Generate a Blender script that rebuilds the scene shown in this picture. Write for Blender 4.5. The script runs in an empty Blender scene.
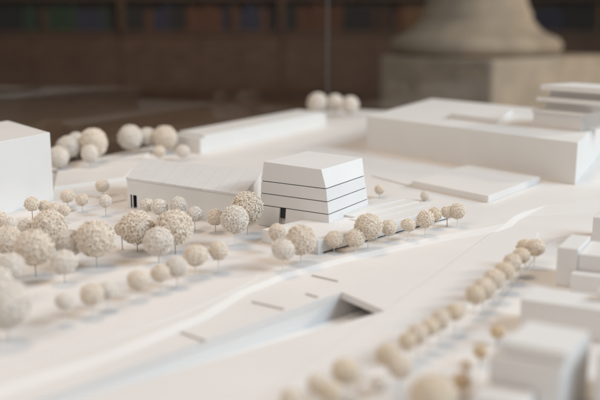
import bpy, bmesh, math, random
from mathutils import Vector, Matrix
R = math.radians
random.seed(7)
SC = bpy.context.scene
COL = SC.collection

# ------------------------------------------------------------------ camera
F_PX, HORIZON, CAM_H = 850.0, 25.0, 0.21           # the photograph is 600 x 400 px
PITCH = math.atan((200 - HORIZON) / F_PX)
cam_d = bpy.data.cameras.new('camera')
cam = bpy.data.objects.new('camera', cam_d); COL.objects.link(cam)
cam.location = (0, 0, CAM_H); cam.rotation_euler = (math.pi/2 - PITCH, 0, 0)
cam_d.sensor_width = 36; cam_d.lens = 36 * F_PX / 600
cam_d.clip_start = 0.02; cam_d.clip_end = 60
cam_d.dof.use_dof = True; cam_d.dof.focus_distance = 0.875; cam_d.dof.aperture_fstop = 3.8
cam_d.dof.aperture_blades = 0
SC.camera = cam

# ------------------------------------------------------------------ world, lamps, exposure
w = bpy.data.worlds.new('World'); SC.world = w; w.use_nodes = True
bg = w.node_tree.nodes['Background']
bg.inputs[0].default_value = (1.0, 0.93, 0.88, 1); bg.inputs[1].default_value = 0.13

def area(name, loc, target, size, power, color, size_y=None):
    l = bpy.data.lights.new(name, 'AREA'); l.energy = power; l.color = color
    l.shape = 'RECTANGLE' if size_y else 'DISK'; l.size = size
    if size_y: l.size_y = size_y
    o = bpy.data.objects.new(name, l); COL.objects.link(o); o.location = loc
    o.rotation_euler = (Vector(target) - Vector(loc)).to_track_quat('-Z', 'Y').to_euler()
    return o
MID = (0.0, 0.9, 0)
area('window_light', (2.95, 0.15, 2.25), MID, 2.1, 104, (0.67, 0.84, 1.0), 1.4)      # tall cool window on the right
area('ceiling_lamp', (-0.35, 1.25, 2.3), MID, 0.8, 15.5, (1.0, 0.76, 0.54))          # warm lamp above the case
area('room_fill', (-1.5, -1.2, 2.4), MID, 2.2, 41, (1.0, 0.93, 0.87))               # added broad fill for the room's soft light from behind the viewer
area('column_fill', (5.6, 2.7, 2.3), (1.05, 5.2, 0.2), 0.8, 175, (1.0, 0.88, 0.74))    # added warm fill, unseen, to brighten the stone column
area('bookcase_fill', (-1.5, 8.2, 3.2), (-1.5, 11, 0.0), 1.2, 85, (1.0, 0.76, 0.6))  # added unseen fill that brightens the far bookcases
SC.view_settings.view_transform = 'Standard'; SC.view_settings.look = 'None'
SC.view_settings.exposure = 0; SC.view_settings.gamma = 1
SC.view_settings.use_curve_mapping = False
SC.cycles.use_denoising = True
SC.cycles.max_bounces = 8; SC.cycles.diffuse_bounces = 4; SC.cycles.transparent_max_bounces = 12
SC.cycles.sample_clamp_indirect = 4

# ------------------------------------------------------------------ where things stand
SP, CP = math.sin(PITCH), math.cos(PITCH)
def G(px, py, z=0.0):
    """the point of the horizontal plane z that the photograph shows at (px, py)"""
    x = (px - 300) / F_PX; u = -(py - 200) / F_PX
    d = (x, CP + u * SP, -SP + u * CP)
    t = (z - CAM_H) / d[2]
    return Vector((d[0] * t, d[1] * t, z))
def zat(p, py):
    """height above the ground, over the point p, seen on picture row py"""
    u = -(py - 200) / F_PX
    return CAM_H + p.y * (-SP + u * CP) / (CP + u * SP)
def depth(p):
    return p.y * CP - (p.z - CAM_H) * SP

# ------------------------------------------------------------------ materials
def mat(name, color, rough=0.6, var=0.04, scale=60, bump=0.0, bscale=900, spec=0.3, aniso=None, metal=0):
    m = bpy.data.materials.new(name); m.use_nodes = True
    nt = m.node_tree; b = nt.nodes['Principled BSDF']
    b.inputs['Roughness'].default_value = rough; b.inputs['Metallic'].default_value = metal
    b.inputs['Specular IOR Level'].default_value = spec
    tc = nt.nodes.new('ShaderNodeTexCoord')
    mp = nt.nodes.new('ShaderNodeMapping')
    if aniso: mp.inputs['Scale'].default_value = aniso
    nt.links.new(tc.outputs['Object'], mp.inputs['Vector'])
    n = nt.nodes.new('ShaderNodeTexNoise'); n.inputs['Scale'].default_value = scale; n.inputs['Detail'].default_value = 5
    nt.links.new(mp.outputs[0], n.inputs['Vector'])
    r = nt.nodes.new('ShaderNodeValToRGB')
    r.color_ramp.elements[0].position = 0.3; r.color_ramp.elements[1].position = 0.7
    r.color_ramp.elements[0].color = tuple(max(0, c * (1 - var)) for c in color) + (1,)
    r.color_ramp.elements[1].color = tuple(min(1, c * (1 + var)) for c in color) + (1,)
    nt.links.new(n.outputs[0], r.inputs[0]); nt.links.new(r.outputs[0], b.inputs['Base Color'])
    if bump:
        n2 = nt.nodes.new('ShaderNodeTexNoise'); n2.inputs['Scale'].default_value = bscale; n2.inputs['Detail'].default_value = 3
        nt.links.new(mp.outputs[0], n2.inputs['Vector'])
        bp = nt.nodes.new('ShaderNodeBump'); bp.inputs['Strength'].default_value = bump; bp.inputs['Distance'].default_value = 0.0002
        nt.links.new(n2.outputs[0], bp.inputs['Height']); nt.links.new(bp.outputs[0], b.inputs['Normal'])
    return m
M_GROUND = mat('white_card', (0.775, 0.745, 0.715), 0.55, 0.02, 14, 0.25, 700)
M_WHITE = mat('white_board', (0.77, 0.75, 0.725), 0.5, 0.015, 25, 0.15, 900)
M_TOWER = mat('smooth_grey_white_board', (0.785, 0.77, 0.755), 0.5, 0.015, 30, 0.1, 900)
M_ROOF = mat('pale_grey_roof_card', (0.73, 0.715, 0.70), 0.5, 0.02, 40, 0.15, 800)
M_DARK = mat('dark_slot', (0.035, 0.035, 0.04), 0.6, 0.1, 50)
M_TREE = mat('beige_fibre', (0.985, 0.875, 0.75), 0.75, 0.03, 260, 0.3, 1800)
M_TREE2 = mat('pale_beige_fibre', (0.985, 0.905, 0.82), 0.75, 0.03, 260, 0.3, 1800)
M_TREE3 = mat('tan_fibre', (0.98, 0.85, 0.695), 0.75, 0.05, 260, 0.3, 1800)
M_TREE4 = mat('orange_tan_fibre', (0.92, 0.73, 0.52), 0.75, 0.14, 260, 0.3, 1800)
M_PIN = mat('steel_pin', (0.55, 0.53, 0.50), 0.35, 0.05, 300, metal=0.6)
M_PIN_D = mat('brown_wood_pin', (0.33, 0.26, 0.19), 0.6, 0.1, 300)
M_PIN_W = mat('white_pin', (0.80, 0.79, 0.77), 0.45, 0.03, 300)
M_TABLE = mat('dark_table_wood', (0.10, 0.065, 0.045), 0.45, 0.3, 6, 0.2, 200, aniso=(1, 8, 8))
M_FLOOR = mat('brown_hall_floor', (0.15, 0.105, 0.075), 0.42, 0.3, 1.2, 0.2, 60, aniso=(1, 3, 1))
M_WALL = mat('dark_hall_wall', (0.10, 0.065, 0.05), 0.8, 0.3, 1.5)
M_SHELF = mat('bookcase_wood', (0.105, 0.062, 0.042), 0.5, 0.3, 4, aniso=(1, 1, 5))
M_STONE = mat('grey_beige_stone', (0.45, 0.365, 0.285), 0.7, 0.2, 5, 0.3, 60)
BOOKS = {k: mat('cloth_' + k, c, 0.7, 0.2, 30) for k, c in dict(
    green=(0.025, 0.05, 0.03), navy=(0.03, 0.034, 0.065), brown=(0.10, 0.045, 0.025), black=(0.02, 0.02, 0.022),
    tan=(0.17, 0.10, 0.05)).items()}
def glass_mat():
    m = bpy.data.materials.new('clear_glass'); m.use_nodes = True; nt = m.node_tree
    for n in list(nt.nodes): nt.nodes.remove(n)
    out = nt.nodes.new('ShaderNodeOutputMaterial'); mx = nt.nodes.new('ShaderNodeMixShader')
    tr = nt.nodes.new('ShaderNodeBsdfTransparent'); gl = nt.nodes.new('ShaderNodeBsdfGlossy')
    tr.inputs[0].default_value = (0.97, 0.985, 0.975, 1); gl.inputs['Roughness'].default_value = 0.03
    mx.inputs[0].default_value = 0.035; nt.links.new(tr.outputs[0], mx.inputs[1])
    nt.links.new(gl.outputs[0], mx.inputs[2]); nt.links.new(mx.outputs[0], out.inputs[0])
    return m
M_GLASS = glass_mat()
M_EDGE = mat('polished_glass_edge', (0.16, 0.16, 0.15), 0.2, 0.05, 20)

# ------------------------------------------------------------------ builders
def link(name, me, m, parent=None, smooth=False):
    o = bpy.data.objects.new(name, me); COL.objects.link(o)
    if m: me.materials.append(m)
    if parent:
        o.parent = parent
        o.matrix_parent_inverse = Matrix.Translation(-parent.location)
    if smooth:
        for p in me.polygons: p.use_smooth = True
    return o
def tag(o, label=None, cat=None, group=None, kind=None):
    if label: o['label'] = label
    if cat: o['category'] = cat
    if group: o['group'] = group
    if kind: o['kind'] = kind
    return o
def thing(name, loc, label, cat, group=None):
    o = bpy.data.objects.new(name, None); COL.objects.link(o); o.location = loc
    o.empty_display_size = 0.02
    return tag(o, label, cat, group)
def prism_bm(bm, pts, z0, z1, top=None, bev=0.0):
    """an upright body on a footprint; top = another footprint for a tapering body; z may be a list, one per corner"""
    pts = [Vector((p[0], p[1])) for p in pts]; top = [Vector((p[0], p[1])) for p in (top or pts)]
    a = sum(pts[i].x * pts[(i+1) % len(pts)].y - pts[(i+1) % len(pts)].x * pts[i].y for i in range(len(pts)))
    idx = list(range(len(pts)))
    if a < 0: idx.reverse()
    z0 = z0 if isinstance(z0, (list, tuple)) else [z0] * len(pts)
    z1 = z1 if isinstance(z1, (list, tuple)) else [z1] * len(pts)
    lo = [bm.verts.new((pts[i].x, pts[i].y, z0[i])) for i in idx]
    hi = [bm.verts.new((top[i].x, top[i].y, z1[i])) for i in idx]
    fs = [bm.faces.new(list(reversed(lo))), bm.faces.new(hi)]
    n = len(lo)
    for i in range(n): fs.append(bm.faces.new((lo[i], lo[(i+1) % n], hi[(i+1) % n], hi[i])))
    if bev:
        es = list({e for f in fs for e in f.edges})
        bmesh.ops.bevel(bm, geom=es, offset=bev, segments=2, affect='EDGES', profile=0.5, clamp_overlap=True)
def prism(name, pts, z0, z1, m, parent=None, top=None, bev=0.0):
    bm = bmesh.new(); prism_bm(bm, pts, z0, z1, top, bev)
    me = bpy.data.meshes.new(name); bm.to_mesh(me); bm.free()
    return link(name, me, m, parent)
def quad(a, b, c):
    """parallelogram: front corner a, its neighbours b and c"""
    return [a, b, b + c - a, c]
def centre(pts):
    s = Vector((0, 0, 0))
    for p in pts: s += Vector((p[0], p[1], 0))
    return s / len(pts)
def bar(name, p, q, wd, z0, z1, m, parent=None, bev=0.0):
    d = Vector((q[0]-p[0], q[1]-p[1])); n = Vector((-d.y, d.x)).normalized() * wd / 2
    return prism(name, [(p[0]-n.x, p[1]-n.y), (q[0]-n.x, q[1]-n.y), (q[0]+n.x, q[1]+n.y), (p[0]+n.x, p[1]+n.y)], z0, z1, m, parent, bev=bev)
def lathe(name, prof, seg, m, parent=None, loc=(0, 0, 0)):
    bm = bmesh.new(); rings = []
    for r, z in prof:
        rings.append([bm.verts.new((loc[0] + r*math.cos(2*math.pi*k/seg), loc[1] + r*math.sin(2*math.pi*k/seg), loc[2] + z)) for k in range(seg)])
    for a, b in zip(rings, rings[1:]):
        for k in range(seg): bm.faces.new((a[k], a[(k+1) % seg], b[(k+1) % seg], b[k]))
    bm.faces.new(list(reversed(rings[0]))); bm.faces.new(rings[-1])
    me = bpy.data.meshes.new(name); bm.to_mesh(me); bm.free()
    return link(name, me, m, parent, smooth=True)

# ------------------------------------------------------------------ the setting: hall
ZF = -0.86
prism('floor', [(-9, -3), (12, -3), (12, 13.2), (-9, 13.2)], ZF - 0.1, ZF, M_FLOOR)['kind'] = 'structure'
prism('wall', [(-9, 12.9), (12, 12.9), (12, 13.1), (-9, 13.1)], ZF, 4.0, M_WALL)['kind'] = 'structure'

# ------------------------------------------------------------------ model ground with its ramp cutting
H0 = 0.003                                           # top of the raised town layer above the street layer
C0 = G(336, 109.5); E1 = G(60, 166)
dA = (C0 - E1).normalized()
dB = Vector((dA.y, -dA.x, 0))
BOARD = [C0, C0 - dA * 3.2, C0 - dA * 3.2 + dB * 2.2, C0 + dB * 2.2]
T1, T2 = G(342, 292), G(385, 311)                   # the tunnel end of the cutting
T3, T4 = G(-20, 427), G(-32, 424)
def ground():
    bm = bmesh.new()
    def loop(ps):
        vs = [bm.verts.new((p.x, p.y, 0)) for p in ps]
        return vs, [bm.edges.new((vs[i], vs[(i+1) % len(vs)])) for i in range(len(vs))]
    ov, oe = loop(BOARD); iv, ie = loop([T1, T2, T3, T4])
    bmesh.ops.triangle_fill(bm, edges=oe + ie, use_beauty=True)
    bm.normal_update()
    for f in bm.faces:
        if f.normal.z < 0: f.normal_flip()
    low = [bm.verts.new((v.co.x, v.co.y, -0.03)) for v in ov]
    for i in range(4): bm.faces.new((ov[i], ov[(i+1) % 4], low[(i+1) % 4], low[i]))
    lip = [bm.verts.new((v.co.x, v.co.y, -0.0055)) for v in iv]
    for i in range(4): bm.faces.new((iv[i], lip[i], lip[(i+1) % 4], iv[(i+1) % 4]))
    bmesh.ops.recalc_face_normals(bm, faces=[f for f in bm.faces if abs(f.normal.z) < .5])
    me = bpy.data.meshes.new('ground'); bm.to_mesh(me); bm.free()
    return link('ground', me, M_GROUND)
ground()['kind'] = 'structure'
# cutting: sloping ramp floor, two retaining walls, dark tunnel behind the lip
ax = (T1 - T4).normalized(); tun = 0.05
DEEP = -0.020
ramp = thing('ramp_cutting', T1, 'long wedge shaped ramp sinking into a dark underpass mouth in the street', 'ramp')
prism('ramp_floor', [T1, T2, T3, T4], [DEEP-.002, DEEP-.002, -.008, -.008], [DEEP, DEEP, -.006, -.006], M_WHITE, ramp)
def wall_strip(name, p, q, off, z0, z1, m):
    n = Vector((-(q-p).y, (q-p).x, 0)).normalized() * off
    return prism(name, [p, q, q+n, p+n], z0, z1, m, ramp)
wall_strip('retaining_wall', T4, T1, 0.003, [-.009, DEEP-.002, DEEP-.002, -.009], -.0057, M_WHITE)
wall_strip('retaining_wall', T3, T2, -0.003, [-.009, DEEP-.002, DEEP-.002, -.009], -.0057, M_WHITE)
U1, U2 = T1 + ax * tun, T2 + ax * tun
n1 = Vector((-ax.y, ax.x, 0)) * 0.003
tn = M_DARK
prism('tunnel_floor', [T1, T2, U2, U1], DEEP-.003, DEEP-.0003, M_WHITE, ramp)
prism('tunnel_side', [T1, U1, U1+n1, T1+n1], DEEP, -.006, M_WHITE, ramp)
prism('tunnel_side', [T2, U2, U2-n1, T2-n1], DEEP, -.006, M_WHITE, ramp)
prism('tunnel_end', [U1, U2, U2+ax*.002, U1+ax*.002], DEEP, -.006, M_DARK, ramp)  # near-black end wall puts the tunnel's shade into its colour
prism('tunnel_roof', [T1+n1, T2-n1, U2-n1, U1+n1], -.0055, -.0012, M_WHITE, ramp)

# raised town layer (its cut edge catches the window light) and thinner sheets on it
edge = [(-80, 414), (0, 385), (110, 350.5), (200, 314), (240, 290), (282, 274), (335, 259.5), (390, 247), (440, 235.5), (478, 229), (506, 223), (513, 217), (522, 212.5), (548, 204.5), (700, 186)]
lay = [G(x, y, H0) for x, y in edge]
bank = [.012, .011, .009, .007, .006, .0055, .006, .008, .012, .016, .007, .006, .006, .06, .16]
toe = [p + dB * k for p, k in zip(lay, bank)]
far_r = C0 - dA * 0.006 + dB * 2.1
rest = [far_r, C0 - dA * 0.006 + dB * 0.006, C0 - dA * 3.0 + dB * 0.006]
prism('pavement', toe + rest, 0.0, H0, M_GROUND, top=lay + rest, bev=0.0004)['kind'] = 'structure'
lay2 = [G(x, y, H0 + .0007) for x, y in [(-80, 395), (0, 366), (110, 337), (180, 314), (232, 291), (256, 279), (262, 270), (257, 262), (240, 256), (150, 262), (60, 275), (-80, 300)]]
prism('path', lay2, H0, H0 + .0007, M_GROUND, bev=0.0003)['kind'] = 'structure'
lay3 = [G(x, y, .0012) for x, y in [(440, 271), (492, 232), (538, 231.5), (534, 246), (440, 331), (380, 366), (330, 420), (250, 470), (170, 470), (300, 370)]]
prism('pavement', lay3, 0.0, .0012, M_GROUND, bev=0.0003)['kind'] = 'structure'
lay4 = [G(x, y, .0014) for x, y in [(549, 243), (560, 236), (700, 225), (800, 470), (455, 470), (420, 400), (478, 331)]]
toe4 = [p - dB * k for p, k in zip(lay4, (.005, 0, 0, 0, .012, .012, .010))]
prism('pavement', toe4, 0.0, .0014, M_GROUND, top=lay4, bev=0.0003)['kind'] = 'structure'
# far left tiers behind the grove
prism('terrain_tier', [G(x, y, H0+.004) for x, y in [(54, 187), (124, 177.5), (150, 152), (58, 168)]], H0, H0+.004, M_GROUND, bev=.0004)['kind'] = 'structure'
prism('terrain_tier', [G(x, y, H0+.002) for x, y in [(-60, 236), (30, 219), (90, 206), (126, 199), (122, 190), (54, 196), (-60, 214)]], H0, H0+.002, M_GROUND, bev=.0004)['kind'] = 'structure'

# ------------------------------------------------------------------ small walls on the street
def strip_wall(a, b, label, wd=0.0009, h=0.0012):
    p, q = G(*a, 0), G(*b, 0); c = (p + q) / 2
    z0 = 0
    o = prism('low_wall', *_strip(p, q, wd, c), z0, z0 + h, M_PIN_STRIP)
    o.location = c
    tag(o, label, 'low wall', 'thin dark strips laid on the street')
def _strip(p, q, wd, c):
    d = (q - p).normalized(); n = Vector((-d.y, d.x, 0)) * wd / 2
    return ([p-n-c, q-n-c, q+n-c, p+n-c],)
M_PIN_STRIP = mat('taupe_strip', (0.55, 0.51, 0.46), 0.6, 0.05, 200)
strip_wall((312, 276), (338, 282), 'thin taupe strip in the street nearest the terrace corner')
strip_wall((252, 302.5), (284, 310), 'longest thin taupe strip, in the middle of the street left of the ramp mouth')
strip_wall((306, 294.5), (318, 298), 'shortest thin taupe strip, just left of the ramp mouth')
strip_wall((181, 333), (206, 342), 'thin blurred taupe strip furthest left, beside the narrow part of the ramp')

# ------------------------------------------------------------------ buildings
# large block at the left edge
zl = H0
F = G(54, 201, zl); ht = zat(F, 132.5)
a = G(0, 217.5, zl); da = (a - F).normalized()
Bk = G(8, 120.5, ht); Bk.z = zl
t = thing('model_building', F, 'tall plain white block cut off by the left edge of the picture', 'model building')
prism('wall', quad(F, F + da * 0.4, Bk), zl, ht, M_WHITE, t, bev=.0005)
# long low hall with seamed roof
zl = H0
L0 = G(128, 207, zl); R0 = G(243, 227, zl)
zt = zat(L0, 179.5); zt2 = zt
t = thing('model_building', L0, 'long low hall with a seamed pale roof, left of the tower', 'model building')
zr = zt + .004
bk = G(143, 160, zr); bk.z = zl
bkr = G(262, 173, zr); bkr.z = zl
u = (R0 - L0).normalized(); vn = (bk - L0).normalized(); W = (R0 - L0).length; Wb = (bkr - bk).length; ub = (bkr - bk).normalized()
vr = (bkr - R0).normalized()
t_w = 0.004
def hall_piece(a0, a1, z0, z1, name='wall'):
    prism(name, [L0 + u*a0, L0 + u*a1, L0 + u*a1 + vn*t_w, L0 + u*a0 + vn*t_w], z0, z1, M_WHITE, t)
wl, wr = W * 0.028, W * 0.088
hall_piece(0, wl, zl, zt); hall_piece(wr, W, zl, zt)
hall_piece(wl, wr, zat(L0, 194), zt, 'lintel')
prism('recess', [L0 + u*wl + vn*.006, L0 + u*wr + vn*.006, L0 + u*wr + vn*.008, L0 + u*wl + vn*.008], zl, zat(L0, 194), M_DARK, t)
prism('pillar', [L0 + u*(wl+.0025) + vn*.0005, L0 + u*(wl+.0042) + vn*.0005, L0 + u*(wl+.0042) + vn*.0035, L0 + u*(wl+.0025) + vn*.0035], zl, zat(L0, 194), M_WHITE, t)
prism('wall', [L0 + vn*.0042, L0 + vn*.0042 + u*.004, bk + u*.004 - vn*.0045, bk - vn*.0045], zl, [zt, zt, zt+.0035, zt+.0035], M_WHITE, t)
prism('wall', [R0 + vr*.006, R0 + vr*.006 - u*.004, bkr - u*.004 - vr*.006, bkr - vr*.006], zl, [zt, zt, zt+.0033, zt+.0033], M_WHITE, t)
prism('wall', [bk, bk - vn*.004, bkr - vr*.004, bkr], zl, zt + .0036, M_WHITE, t)
NP = 9; ov = 0.0014
for i in range(NP):
    e0 = 0.00009 / W if i else 0; f0, f1 = i / NP + e0, (i+1) / NP - .00009 / W
    a = (L0 - vn*ov - u*ov); e = (R0 - vr*ov + u*ov); c_ = bkr + vr*ov + ub*ov; d_ = bk + vn*ov - ub*ov
    prism('roof_panel', [a.lerp(e, f0), a.lerp(e, f1), d_.lerp(c_, f1), d_.lerp(c_, f0)], [zt+.0003]*2 + [zr+.0003]*2, [zt+.0025]*2 + [zr+.0025]*2, M_ROOF, t)
# long bar building behind it
zl = H0
Lf, Rt = G(200.5, 154, zl), G(326, 125.5, zl)
zt = zat(Lf, 139)
lb = G(174, 136 + 12.6, zl)
t = thing('model_building', Lf, 'long narrow flat bar block at the back, under the far group of trees', 'model building')
prism('wall', quad(Lf, Rt, lb), zl, zt, M_WHITE, t, bev=.0005)
bb = [p + (centre(quad(Lf, Rt, lb)) - Vector((p.x, p.y, 0))) * 0.0 for p in quad(Lf, Rt, lb)]
cc = centre(bb)
prism('roof_slab', [Vector((p.x, p.y, 0)).lerp(cc, .06) for p in bb], zt, zt + .004, M_WHITE, t, bev=.0004)
# large block on the right with a roof storey
L1, R1 = G(366, 149, zl), G(575, 185, zl)
zt = zat(L1, 116); bk = G(432, 98.5, zt); bk.z = zl
t = thing('model_building', L1, 'largest flat roofed white block at the back right, with a low roof box', 'model building')
fp = quad(L1, R1, bk)
prism('wall', fp, zl, zt, M_WHITE, t, bev=.0006)
p0 = G(451, 118.5, zt); p1 = G(498, 124.5, zt); p2 = G(466, 111, zt)
prism('roof_box', quad(p0, p1, p2 + (p2 - p0) * .25), zt, zat(p0, 113.3), M_WHITE, t, bev=.0004)
# stepped block standing on its roof
ZR = zt + .0002
S0 = G(531, 125.5, ZR); us = (R1 - L1).normalized(); vs = Vector((-us.y, us.x, 0))
t = thing('model_building', S0, 'stepped block of stacked slabs standing on the roof of the large block', 'model building')
zl = ZR
lnb = (G(579, 131, ZR) - S0).length
rows = [(112, 109, 0.0, lnb), (101, 97, .010, lnb*1.45), (90, 85, .018, lnb*1.5)]
zlo = zl
for r0, r1, sb, ln in rows:
    z_a, z_b = zat(S0, r0), zat(S0, r1)
    a = S0 + vs*sb + us*.003; 
    prism('storey', [a + vs*.012 + us*.006, a + us*(ln-.006) + vs*.012, a + us*(ln-.006) + vs*.08, a + us*.006 + vs*.08] if sb else [a, a + us*ln, a + us*ln + vs*.08, a + vs*.08], zlo, z_a - .0001, M_WHITE, t, bev=.0004)
    prism('floor_slab', [a - us*.002 - vs*.002, a + us*(ln+.002) - vs*.002, a + us*(ln+.002) + vs*.08, a - us*.002 + vs*.08], z_a, z_b, M_WHITE, t, bev=.0004)
    zlo = z_b + .0001
# two broad low slabs in the middle distance
zl = H0
q0, q1 = G(412, 187, zl), G(488, 203, zl)
qb = G(540, 183, zl)
t = thing('model_building', q1, 'very low broad slab in front of the large right block', 'model building')
prism('roof', quad(q1, q0, qb), zl, zat(q1, 196), M_GROUND, t, bev=.0005)
q2 = G(372, 176.5, zl)
t = thing('model_building', q2, 'thin flat plate beside the broad low slab, right behind the tower', 'model building')
dq = (qb - q1)
prism('roof', [q2, q0 - (q0-q2)*.003, q0 - (q0-q2)*.003 + dq*.9, q2 + dq*.9], zl, zl + .0016, M_GROUND, t, bev=.0004)

# ------------------------------------------------------------------ terrace under the tower
zl = H0
K = G(318, 255, zl); TZ = zat(K, 240.5)             # front corner of the terrace
KR = G(449, 219, zl)
KL = G(262, 243, zl)
terr = thing('terrace', K, 'low stepped white terrace carrying the tower, with a shadow gap along its foot', 'terrace')
ur = (KR - K).normalized(); ul = (KL - K).normalized(); wR = (KR - K).length; wL = (KL - K).length
# recessed foot, then the deck plate
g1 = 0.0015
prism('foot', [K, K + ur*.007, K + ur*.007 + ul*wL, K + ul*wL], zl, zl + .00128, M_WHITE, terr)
prism('foot', [K + ul*g1 + ur*.0072, K + ur*(wR-g1) + ul*g1, K + ur*(wR-g1) + ul*(wL-g1), K + ur*.0072 + ul*(wL-.0003)], zl, zl + .0013, M_DARK, terr)  # near-black colour paints in the shade of the gap under the deck
fw, nb = 0.020, 0.022
deck = [K, K + ur*wR, K + ur*wR + ul*wL, K + ur*(wR*.30) + ul*wL, K + ur*.052 + ul*wL, K + ul*wL]
prism('deck', deck, zl + .0013, TZ, M_WHITE, terr, bev=.0004)
# long low steps on the deck running away to the right of the tower
BF = G(329.2, 223, TZ)                               # front foot of the tower
for i, (o1, s0, s1, hh) in enumerate([(0.020, .42, .97, .0010), (0.036, .46, .985, .0019), (0.052, .50, .97, .0028)]):
    if o1 + .014 < wL:
        prism('step', [K + ur*wR*s0 + ul*o1, K + ur*wR*s1 + ul*o1, K + ur*wR*s1 + ul*(o1+.016), K + ur*wR*s0 + ul*(o1+.016)], TZ, TZ + hh, M_WHITE, terr, bev=.0003)

# ------------------------------------------------------------------ the tower
BF = G(329.2, 223, TZ); BL = G(258.8, 212.4, TZ); BR = G(368.8, 206.5, TZ)
ctr = centre(quad(BF, BL, BR))
# level: front corner row and column, left corner, right corner, and how far the front corner steps back
LEVELS = [(BF.xy, BL.xy, BR.xy, TZ)]
for (fx, fy), (lx, ly), (rx, ry), back in [((328.6, 214.6), (260.2, 204.7), (367.6, 198.7), .0008), ((327.4, 202.0), (260.6, 193.0), (366.0, 187.0), .0018),
                                          ((326.1, 188.9), (261.4, 180.8), (364.2, 175.0), .0030), ((321.3, 169.6), (263.8, 160.9), (362.3, 159.8), .0085)]:
    z = zat(Vector((0, BF.y + back, 0)), fy); f = G(fx, fy, z)
    def along(d, px):                                  # point on the line f + t d seen in column px
        k = (px - 300) / F_PX
        a0 = f.x - k * depth(f); a1 = d.x - k * d.y * CP
        return (f + d * (-a0 / a1)).xy
    LEVELS.append((f.xy, along((BL - BF).normalized(), lx), along((BR - BF).normalized(), rx), z))
for q in LEVELS: print('tower level', [tuple(round(c, 4) for c in k) if hasattr(k, 'x') else round(k, 4) for k in q])
def sect(i, k, inset=0.0):
    """footprint a fraction k of the way from level i to level i+1"""
    A, B = LEVELS[i], LEVELS[min(i+1, 4)]
    f, l, r = (A[j].lerp(B[j], k) for j in range(3))
    q = [f, l, l + r - f, r]
    c = (q[0] + q[2]) / 2
    return [p + (c - p).normalized() * inset for p in q]
tower = thing('model_building', (ctr.x, ctr.y, TZ), 'tapering grey white tower banded by three thin dark slots, on the terrace', 'model building')
gap = 0.00042
for i in range(4):
    z0, z1 = LEVELS[i][3], LEVELS[i+1][3]
    k0 = gap / (z1 - z0) if i else 0; k1 = 1 - (gap / (z1 - z0) if i < 3 else 0)
    a, b = sect(i, k0), sect(i, k1); lo, hi = z0 + (z1 - z0) * k0, z0 + (z1 - z0) * k1
    if i == 0:   # doorway notch in the left face of the lowest storey
        def notch(sq):
            f, l = sq[0], sq[1]; n = (sq[3] - sq[0]).normalized() * .006
            return [f, f.lerp(l, .61), f.lerp(l, .61) + n, f.lerp(l, .70) + n, f.lerp(l, .70), l, sq[2], sq[3]]
        prism('storey', notch(sect(0, -.9)), H0 + .0003, hi, M_TOWER, tower, top=notch(b))
    else:
        prism('storey', a, lo, [hi, hi + .0017, hi + .0012, hi - .0005] if i == 3 else hi, M_TOWER, tower, top=b, bev=.0002)
    if i:
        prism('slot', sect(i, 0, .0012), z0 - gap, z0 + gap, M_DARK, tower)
sq = sect(0, 0); f, l = sq[0], sq[1]; n = (sq[3] - sq[0]).normalized()
prism('doorway', [f.lerp(l, .612) + n*.0025, f.lerp(l, .698) + n*.0025, f.lerp(l, .698) + n*.0058, f.lerp(l, .612) + n*.0058], TZ - .003, LEVELS[1][3] - gap - .0002, M_DARK, tower)  # near-black block in the notch, painted shade for the door opening
# ------------------------------------------------------------------ buildings along the right edge
def rblock(lx, ly, ztop, wB, wA, label, name='wall'):
    """block with left foot seen at (lx,ly), wB long along its camera side, wA deep"""
    p = G(lx, ly, .0014); zt = zat(p, ztop)
    t = thing('model_building', p, label, 'model building', 'white blocks along the right edge')
    prism(name, [p, p + hB2*wB, p + hB2*wB + hA2*wA, p + hA2*wA], .0014, zt, M_WHITE, t, bev=.0007)
    return t, p, zt
_f = G(490, 356, .03); _g = G(562, 368, .03)
hB2 = (_g - _f).normalized(); hA2 = Vector((math.sin(R(29.5)), math.cos(R(29.5)), 0))
t, p, zt = rblock(591, 247, 217, .16, .07, 'farthest small white block on the right edge, its roof cut off by the picture')
t, p, zt = rblock(555, 285, 247, .0165, .05, 'white block with a taller left part, third from the front on the right edge')
o = p + hB2*.0167
prism('wing', [o + hA2*.001, o + hB2*.14 + hA2*.001, o + hB2*.14 + hA2*.05, o + hA2*.05], .0014, zt - .004, M_WHITE, t, bev=.0006)
o = p + hB2*.014 - hA2*.012
prism('porch', [o, o + hB2*.1, o + hB2*.1 + hA2*.0118, o + hA2*.0118], .0014, .016, M_WHITE, t, bev=.0005)
t, p, zt = rblock(519, 330, 299, .2, .034, 'long low white block behind the front block on the right')
o = p + hB2*.047 + hA2*.018
prism('roof_box', [o, o + hB2*.06, o + hB2*.06 + hA2*.012, o + hA2*.012], zt, zt + .007, M_WHITE, t, bev=.0005)
# front block with a set back top storey
zb = .0014
p = G(489, 418, zb); z1 = zat(p, 356)
t = thing('model_building', p, 'front white block with a set back top storey, strongly blurred near the bottom right corner', 'model building', 'white blocks along the right edge')
fl, frr, bkk = G(489, 355, z1), G(562, 367.5, z1), G(591, 338, z1)
fp = quad(frr, fl, bkk); fp = [Vector((q.x, q.y, 0)) for q in fp]
prism('wall', fp, zb, z1, M_WHITE, t, bev=.0007)
z2 = z1 + .0075
prism('top_storey', quad(G(567, 353, z2), G(503, 341, z2), G(589, 331, z2)), z1 + .0001, z2, M_WHITE, t, bev=.0007)
t, p, zt = rblock(592, 420, 352, .1, .06, 'nearest white block, only its left side showing at the bottom right corner')
t, p, zt = rblock(470, 432, 396, .028, .02, 'low white block at the bottom edge, in front of the front block')

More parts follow.
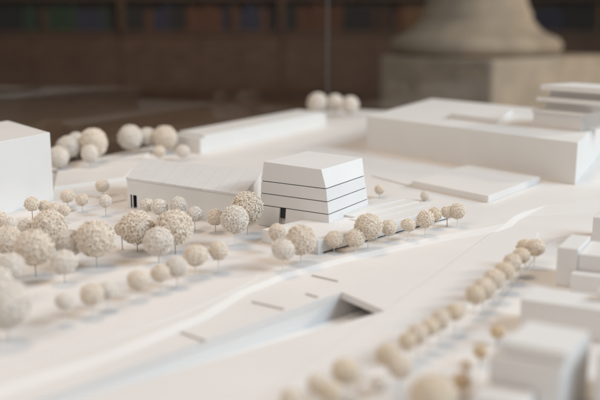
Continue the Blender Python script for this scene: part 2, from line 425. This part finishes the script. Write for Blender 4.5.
# ------------------------------------------------------------------ round trees
def crown_mesh(name, rings, rr, tube, seed, m, squash=1.0):
    rnd = random.Random(seed); verts = []; faces = []
    # inner ball
    bm = bmesh.new(); bmesh.ops.create_icosphere(bm, subdivisions=3, radius=0.885)
    bm.verts.ensure_lookup_table()
    for vtx in bm.verts:
        k = 1 + rnd.uniform(-.05, .03); verts.append(tuple(vtx.co * k))
    for fc in bm.faces: faces.append(tuple(vv.index for vv in fc.verts))
    bm.free()
    # tangle of small loops of fibre over it
    S, T = 9, 3
    lump = [(Vector((rnd.gauss(0, 1), rnd.gauss(0, 1), rnd.gauss(0, 1))).normalized(), rnd.uniform(-.07, .07)) for _ in range(7)]
    for i in range(rings):
        y = 1 - 2 * (i + .5) / rings; rad = math.sqrt(1 - y*y); ph = i * 2.399963
        d = Vector((rad*math.cos(ph) + rnd.gauss(0, .05), rad*math.sin(ph) + rnd.gauss(0, .05), y + rnd.gauss(0, .05))).normalized()
        nrm = (d + Vector((rnd.gauss(0, .38), rnd.gauss(0, .38), rnd.gauss(0, .38)))).normalized()
        a = nrm.orthogonal().normalized(); b = nrm.cross(a)
        k = rr * rnd.uniform(.65, 1.25); el = rnd.uniform(.6, 1.0)
        c = d * (0.955 + rnd.uniform(-.035, .04) + sum(w_ * max(0, d.dot(q)) ** 3 for q, w_ in lump))
        rot = rnd.uniform(0, 6.28); st = len(verts)
        for s in range(S):
            th = 2*math.pi*s/S
            x1, y1 = math.cos(th)*k, math.sin(th)*k*el
            ctr_ = c + a*(x1*math.cos(rot) - y1*math.sin(rot)) + b*(x1*math.sin(rot) + y1*math.cos(rot))
            out = (ctr_ - c).normalized()
            for q in range(T):
                ps = 2*math.pi*q/T
                verts.append(tuple(ctr_ + (out*math.cos(ps) + nrm*math.sin(ps)) * tube))
        for s in range(S):
            for q in range(T):
                faces.append((st + s*T + q, st + ((s+1) % S)*T + q, st + ((s+1) % S)*T + (q+1) % T, st + s*T + (q+1) % T))
    me = bpy.data.meshes.new(name); me.from_pydata([(x, y, z*squash) for x, y, z in verts], [], faces)
    me.materials.append(m)
    for p in me.polygons: p.use_smooth = True
    return me
CR = {}
for key, m in (('a', M_TREE), ('b', M_TREE2), ('c', M_TREE3), ('o', M_TREE4)):
    CR[key] = [[crown_mesh('crown', 260, .155, .038, 10 + i, m, sq) for i, sq in enumerate((.96, 1.0, .93))],
               [crown_mesh('crown', 540, .112, .029, 20 + i, m, sq) for i, sq in enumerate((.94, 1.0, .97))]]
def pin_mesh(m):
    bm = bmesh.new()
    bmesh.ops.create_cone(bm, cap_ends=True, segments=8, radius1=1.0, radius2=.85, depth=1.0, matrix=Matrix.Translation((0, 0, .5)))
    me = bpy.data.meshes.new('trunk'); bm.to_mesh(me); bm.free(); me.materials.append(m)
    return me
PINS = {'s': pin_mesh(M_PIN), 'd': pin_mesh(M_PIN_D), 'w': pin_mesh(M_PIN_W)}
_n = 0
def tree(cx, cy, r, by, label, group, tone='a', pin='s', z0=None, pr=.00042):
    global _n
    _n += 1
    z0 = H0 if z0 is None else z0
    if by is None: by = cy + r * (1.65 if r > 11 else 2.3)
    p = G(cx, by, z0); zc = zat(p, cy)
    rad = r * depth(Vector((p.x, p.y, zc))) / F_PX * 1.09
    t = thing('model_tree', p, label, 'model tree', group)
    rnd = random.Random(_n * 13)
    c = bpy.data.objects.new('crown', rnd.choice(CR[tone][1 if rad > .0105 else 0])); COL.objects.link(c)
    c.parent = t; c.location = (0, 0, zc - z0); c.scale = (rad*rnd.uniform(.95, 1.05), rad*rnd.uniform(.95, 1.05), rad*rnd.uniform(.94, 1.04))
    c.rotation_euler = (rnd.uniform(-.25, .25), rnd.uniform(-.25, .25), rnd.uniform(0, 6.28))
    s = bpy.data.objects.new('trunk', PINS[pin]); COL.objects.link(s); s.parent = t
    s.scale = (pr, pr, max(.002, zc - z0 - rad*.6))
    s.rotation_euler = (rnd.uniform(-.02, .02), rnd.uniform(-.02, .02), 0)
    return t
g = 'trees along the far left edge of the model'
tree(59, 157, 9.5, 172, 'round tree touching the right edge of the big left block, far back', g, 'b')
tree(69, 147, 10.5, 166, 'second round tree from the left block, overlapping the one beside the block', g, 'b')
tree(77, 141, 8.5, 160, 'round tree mostly hidden behind the far left cluster', g, 'b')
tree(94.5, 142.5, 13, 165, 'largest round tree of the far left cluster', g, 'a')
tree(90.5, 153.5, 8, 170, 'small round tree in front of the largest tree of the far left cluster', g, 'b')
tree(131, 137.5, 11.5, 155, 'leftmost tree of the three tight ones beside the long bar block', g, 'b')
tree(147.5, 136.5, 8, 153, 'smaller middle tree of the three tight ones beside the long bar block', g, 'b')
tree(165.5, 137, 10.8, 153.5, 'right tree of the three tight ones, in front of the end of the bar block', g, 'a')
tree(155, 138, 7.5, 152, 'tree squeezed behind the right one of the tight three', g, 'b')
tree(159.5, 151.5, 5.5, 162, 'small low tree behind the roof of the long hall, left one of two', g, 'a')
tree(183, 151, 6, 161, 'small low tree behind the roof of the long hall, right one of two', g, 'b')
g = 'three trees at the far corner of the model'
tree(317.5, 103.5, 9.5, 116, 'left and largest of three trees at the far corner', g, 'b')
tree(335, 102.8, 7.8, 116, 'middle of three trees at the far corner', g, 'b')
tree(350, 105, 8.3, 118, 'right of three trees at the far corner, next to the large block', g, 'b')
g = 'small trees between the left block and the long hall'
tree(103, 185.5, 6.2, 199, 'small tree on a pin just left of the hall end, the farther one', g, 'a')
tree(106, 201, 5.6, 216, 'small tree on a pin just left of the hall end, the nearer one', g, 'b')
tree(68, 196, 6.2, 209, 'small tree alone between the left block and the hall', g, 'a')
tree(82.5, 199.5, 5.6, 212, 'small thin tree on a long pin, right of the lone tree by the left block', g, 'a')
tree(33, 204, 6.6, 223, 'small tree on a dark pin, directly below the big left block', g, 'a', 'd')
tree(46, 206.5, 6, 221, 'first of three crowded small trees right of the dark pin tree', g, 'a')
tree(56, 209, 6, 223, 'second of three crowded small trees right of the dark pin tree', g, 'a')
tree(65, 210.5, 5.2, 223, 'third and smallest of three crowded small trees right of the dark pin tree', g, 'a')
tree(1, 219, 7, 235, 'small tree cut by the left edge, just below the left block', g, 'a')
tree(11, 223, 6, 238, 'small tree beside the one cut by the left edge', g, 'b')
g = 'large trees of the grove on the left'
tree(51, 227, 15.5, 254, 'large tree at the back of the left grove, above the biggest one', g, 'a')
tree(9, 240, 13.5, 264, 'large tree second from the left edge, partly hidden', g, 'a')
tree(36, 248, 18, 277, 'biggest tree of the left grove', g, 'a', 'd')
tree(70, 243, 13, 267, 'large pale tree right behind the smaller one in the left grove', g, 'b')
tree(65, 262, 11.5, 284, 'medium tree in front at the right side of the left grove', g, 'b')
tree(97, 239, 17.5, 268, 'large tree standing alone between the left grove and the hall trees', g, 'a')
tree(12, 266, 13, 290, 'blurred tree at the left edge below the grove', g, 'b')
tree(9, 305, 21.5, 343, 'very large blurred pale tree at the left edge', g, 'b')
tree(-2, 281, 14, 308, 'blurred tree mostly outside the left edge, above the very large pale one', g, 'b')
tree(29, 229, 9.5, 250, 'medium tree squeezed in behind the biggest tree of the left grove', g, 'b')
tree(122.5, 229, 6.5, 250, 'small tree half hidden behind the left side of the big hall tree', g, 'a', 'd')
tree(137.5, 227.5, 16.5, 252, 'big left tree of the three large ones in front of the hall', g, 'a', 'd')
tree(175.5, 228, 17, 254, 'big right tree of the three large ones in front of the hall', g, 'a', 'd')
tree(159, 241.5, 13.5, 264, 'pale nearer tree between the two big ones in front of the hall', g, 'b')
g = 'small trees along the wall of the long hall'
tree(147.5, 205, 6, 222, 'leftmost small tree close to the hall wall', g, 'b')
tree(160, 207, 7.4, 224, 'second small tree from the left close to the hall wall', g, 'b')
tree(179, 205.5, 7.5, 224, 'third small tree from the left close to the hall wall', g, 'b')
tree(195, 214, 7.3, 231, 'fourth small tree from the left close to the hall wall', g, 'b')
tree(215.5, 217, 7.3, 232.5, 'small darker tree just left of the two crisp trees by the tower', g, 'a')
tree(235, 219.5, 13.2, 246, 'crisp open textured tree in front of the largest tree by the tower', g, 'b', 'w')
tree(247.5, 207.5, 15.2, 235, 'largest crisp tree touching the left corner of the tower', g, 'a')
g = 'row of small trees along the kerb on the left'
tree(219, 250.5, 8.5, 273.5, 'right end tree of the kerb row, well clear on its own pin', g, 'a', 'w')
tree(196, 255.5, 11, 277.5, 'second and largest tree from the right end of the kerb row', g, 'a', 'w')
tree(177.5, 266, 9.5, 288, 'pale third tree from the right end of the kerb row', g, 'b', 'w')
tree(161, 273, 8.2, 293, 'fourth tree from the right end of the kerb row', g, 'a', 'w')
tree(138, 280, 9, 301, 'middle tree of the kerb row with a gap on both sides', g, 'a', 'w')
tree(108, 290, 8.5, 311, 'third tree from the left end of the kerb row', g, 'b', 'w')
tree(93, 294, 10.3, 318, 'second tree from the left end of the kerb row', g, 'a', 'w')
tree(65.5, 301, 8.3, 325, 'left end tree of the kerb row, blurred', g, 'b', 'w')
g = 'trees at the front corner of the terrace'
tree(277, 232, 7.8, 254, 'small tree behind the pair at the terrace corner', g, 'a', 'w')
tree(283, 249.5, 10.5, 271, 'nearer left tree of the pair at the terrace corner', g, 'b', 'w')
tree(301, 240, 14, 263, 'large tree hiding the front corner of the terrace', g, 'a', 'w')
g = 'row of trees along the right side of the terrace'
tree(334, 239, 8.2, 252.5, 'first small tree right of the terrace corner', g, 'a', 'w')
tree(355, 238, 8.5, 252, 'second tree right of the terrace corner, touching the large one', g, 'a', 'w')
tree(368, 226.5, 13, 249, 'largest tree of the terrace row, in front of the tower foot', g, 'a', 'w')
tree(388.5, 227.5, 7.2, 242, 'small tree immediately right of the largest terrace row tree', g, 'a', 'w')
tree(408, 225, 6.9, 240, 'fifth tree of the terrace row, with clear space on both sides', g, 'a', 'w')
tree(425, 219, 8, 235.5, 'sixth tree of the terrace row, overlapping a yellowish one behind', g, 'a', 'w')
tree(434, 214.5, 6.5, 229, 'yellowish tree half behind the sixth tree of the terrace row', g, 'c', 'w')
tree(447, 212, 6, 226.5, 'left tree of the pair ending the terrace row', g, 'a', 'd')
tree(457, 211, 7.2, 227, 'right end tree of the terrace row', g, 'a', 'w')
g = 'two tiny trees behind the terrace'
tree(379.5, 189.5, 4.8, 198, 'tiny tree right of the tower', g, 'a', z0=H0)
tree(425, 195.5, 4.2, 201, 'tiny pale tree behind the terrace steps', g, 'b', z0=H0)
g = 'close row of street trees on the right'
zs = .0012
tree(534, 247.5, 8.6, 268, 'far end tree of the close street row, right one of the end pair', g, 'a', 'w', z0=zs)
tree(525, 247.5, 8.0, 267, 'left tree of the pair at the far end of the close street row', g, 'c', 'w', z0=zs)
tree(520, 256, 8, 276, 'third tree from the far end of the close street row', g, 'c', 'w', z0=zs)
tree(511, 263, 8.4, 283, 'fourth tree from the far end of the close street row', g, 'a', 'w', z0=zs)
tree(503, 271, 8.8, 292, 'fifth tree from the far end of the close street row', g, 'c', 'w', z0=zs)
tree(493, 279.5, 9.4, 301, 'sixth tree from the far end of the close street row', g, 'a', 'w', z0=zs)
tree(483, 289, 10, 311, 'second tree from the near end of the close street row', g, 'a', 'w', z0=zs)
tree(474, 294.5, 8.5, 317, 'near end tree of the close street row', g, 'c', 'w', z0=zs)
g = 'blurred street trees in the right foreground'
tree(454, 312, 7.6, 333, 'small blurred tree just past the gap in the street row', g, 'c', 'w', z0=zs)
tree(440, 319.5, 9, 342, 'second blurred tree after the gap in the street row', g, 'a', 'w', z0=zs)
tree(429, 327, 8.5, 350, 'third blurred tree after the gap in the street row', g, 'c', 'w', z0=zs)
tree(417, 334, 9.5, 358, 'fourth blurred tree after the gap in the street row', g, 'a', 'w', z0=zs)
tree(407, 341, 8, 364, 'fifth blurred tree after the gap in the street row', g, 'c', 'w', z0=zs)
tree(387, 355, 10.5, 381, 'upper left blurred tree of the close three below the street gap', g, 'c', 'w', z0=zs)
tree(399, 367, 10.5, 393, 'lower right blurred tree of the close three below the street gap', g, 'a', 'w', z0=zs)
tree(379, 383, 8.5, 404, 'pale blurred tree beneath the close pair of street trees', g, 'b', 'w', z0=zs)
tree(345, 371, 12.8, 402, 'dark yellowish blurred tree alone at the bottom centre', g, 'c', 'w', z0=zs)
tree(318, 385, 10.5, 411, 'blurred tree at the bottom edge left of the yellowish one', g, 'a', 'w', z0=zs)
tree(331, 393, 10, 418, 'blurred tree at the bottom edge below the yellowish one', g, 'c', 'w', z0=zs)
tree(291, 399, 10, 424, 'blurred tree furthest left along the bottom edge', g, 'a', 'w', z0=zs)
tree(430, 397, 20, 440, 'very large blurred tan tree at the bottom edge right of centre', g, 'c', 'w', z0=zs)
g = 'small tan trees beside the right hand blocks'
zs = .0014
tree(497, 332, 6.6, 345, 'small tan tree at the upper left corner of the front right block', g, 'o', 'd', z0=zs)
tree(480, 352, 6.5, 366, 'small tan tree left of the front right block', g, 'o', 'd', z0=zs)
tree(461, 381, 7.5, 398, 'small tan tree near the bottom edge left of the front right block', g, 'o', 'd', z0=zs)
tree(466, 365, 6, 379, 'faint tan tree between two others left of the front right block', g, 'a', 'd', z0=zs)

# ------------------------------------------------------------------ display table and glass case
TB = [C0 + dA*.09 - dB*.09, C0 - dA*3.3 - dB*.09, C0 - dA*3.3 + dB*2.3, C0 + dA*.09 + dB*2.3]
t = thing('display_table', (TB[0] + TB[2]) / 2 + Vector((0, 0, ZF)), 'dark wooden display table under the white town model', 'table')
prism('tabletop', TB, -.07, -.03, M_TABLE, t, bev=.003)
tc = centre(TB)
for p in TB:
    q = Vector((p.x, p.y, 0)).lerp(tc, .12)
    prism('leg', [q + Vector((x, y, 0)) for x, y in ((-.04, -.04), (.04, -.04), (.04, .04), (-.04, .04))], ZF, -.07, M_TABLE, t)
gc = C0 + dA*.05 - dB*.05
t = thing('glass_case', gc + Vector((0, 0, -.03)), 'clear glass case round the model, its far upright corner seen as a faint line', 'glass case')
GH = .62; gt = .005
prism('pane', [gc - dA*.006, gc - dA*3.2, gc - dA*3.2 + dB*gt, gc - dA*.006 + dB*gt], -.03, GH, M_GLASS, t)
prism('pane', [gc + dB*.006, gc + dB*2.2, gc + dB*2.2 - dA*gt, gc + dB*.006 - dA*gt], -.03, GH, M_GLASS, t)
prism('corner_edge', [gc, gc + dB*.0035, gc + dB*.0035 - dA*.0035, gc - dA*.0035], -.03, GH, M_EDGE, t)

# ------------------------------------------------------------------ stone column on its plinth
D = 5.2
cx = (472 - 300) / F_PX * D
zp = CAM_H - (54 - HORIZON) / F_PX * D              # top of the plinth
t = thing('stone_column', (cx, D, ZF), 'pale stone column base on a square plinth, blurred behind the model', 'column')
def rot(x, y, a=R(40)): return (cx + x*math.cos(a) - y*math.sin(a), D + x*math.sin(a) + y*math.cos(a))
s = .52
# plinth turned so that one upright edge faces the viewer
prism('plinth', [rot(-s*.95, -s), rot(s*1.35, -s), rot(s*1.35, s*.6), rot(-s*.95, s*.6)], ZF + .12, zp, M_STONE, t, bev=.02)
s2 = .60
prism('plinth_foot', [rot(-s2, -s2), rot(s2*1.35, -s2), rot(s2*1.35, s2), rot(-s2, s2)], ZF, ZF + .12, M_STONE, t, bev=.02)
prof = [(.46, 0), (.50, .025), (.51, .06), (.49, .095), (.45, .115), (.42, .125), (.38, .15), (.345, .19), (.325, .215), (.33, .235), (.315, .26), (.295, .31), (.285, .45), (.28, 1.2), (.275, 3.5)]
lathe('shaft', prof, 48, M_STONE, t, (cx, D, zp + .001))

# ------------------------------------------------------------------ bookcases along the far wall
def bookcase(x0, x1, y, label, runs, lit=0):
    t = thing('bookcase', ((x0+x1)/2, y, ZF), label, 'bookcase', 'bookcases along the far wall')
    def bx(name, a, b, c, d, z0, z1, m): return prism(name, [(a, c), (b, c), (b, d), (a, d)], z0, z1, m, t)
    bx('plinth', x0, x1, y+.04, y+.45, ZF, ZF+.12, M_SHELF)
    bx('cupboard', x0, x1, y, y+.5, ZF+.121, ZF+.95, M_SHELF)
    n = max(2, round((x1-x0)/.62))
    for i in range(n):
        a = x0 + (x1-x0)*i/n + .03; b = x0 + (x1-x0)*(i+1)/n - .03
        bx('cupboard_door', a, b, y-.022, y-.001, ZF+.17, ZF+.90, M_SHELF)
    bx('shelf', x0-.03, x1+.03, y-.04, y+.5, ZF+.951, ZF+.99, M_SHELF)
    bx('back_panel', x0, x1, y+.46, y+.5, ZF+.991, ZF+2.9, M_SHELF)
    for a in (x0, x1-.04): bx('side_panel', a, a+.04, y+.16, y+.459, ZF+.991, ZF+2.9, M_SHELF)
    zs_ = ZF+.991; rnd = random.Random(int(x0*10)+5)
    for r_ in range(4):
        h = .42
        x = x0 + .05
        while x < x1 - .12:
            f_ = (x-x0)/(x1-x0); key = runs[min(len(runs)-1, int(f_*len(runs)))]
            if rnd.random() < .25: key = rnd.choice(['black', 'brown'])
            wd = rnd.uniform(.05, .11); hh = rnd.uniform(.28, .37)
            bx('book', x, x+wd-.004, y+.14+rnd.uniform(0, .03), y+.4, zs_+.001, zs_+hh, BOOKS[key]); x += wd
        bx('shelf', x0+.041, x1-.041, y+.1, y+.459, zs_+h, zs_+h+.035, M_SHELF); zs_ += h+.036
bookcase(-4.9, -2.46, 11.8, 'dark bookcase at the far left with green and brown volumes', ['brown', 'green', 'black', 'green', 'green', 'navy', 'green'])
bookcase(-2.45, -.26, 11.8, 'dark bookcase in the middle distance with navy volumes', ['black', 'navy', 'black', 'brown', 'navy', 'navy', 'black'])
bookcase(-.25, 2.19, 11.8, 'dark bookcase left of the stone column with brown volumes', ['brown', 'brown', 'black', 'brown', 'tan', 'brown'])
bookcase(2.2, 4.9, 11.8, 'dark bookcase behind the stone column', ['brown', 'black', 'navy', 'black', 'tan', 'brown'])
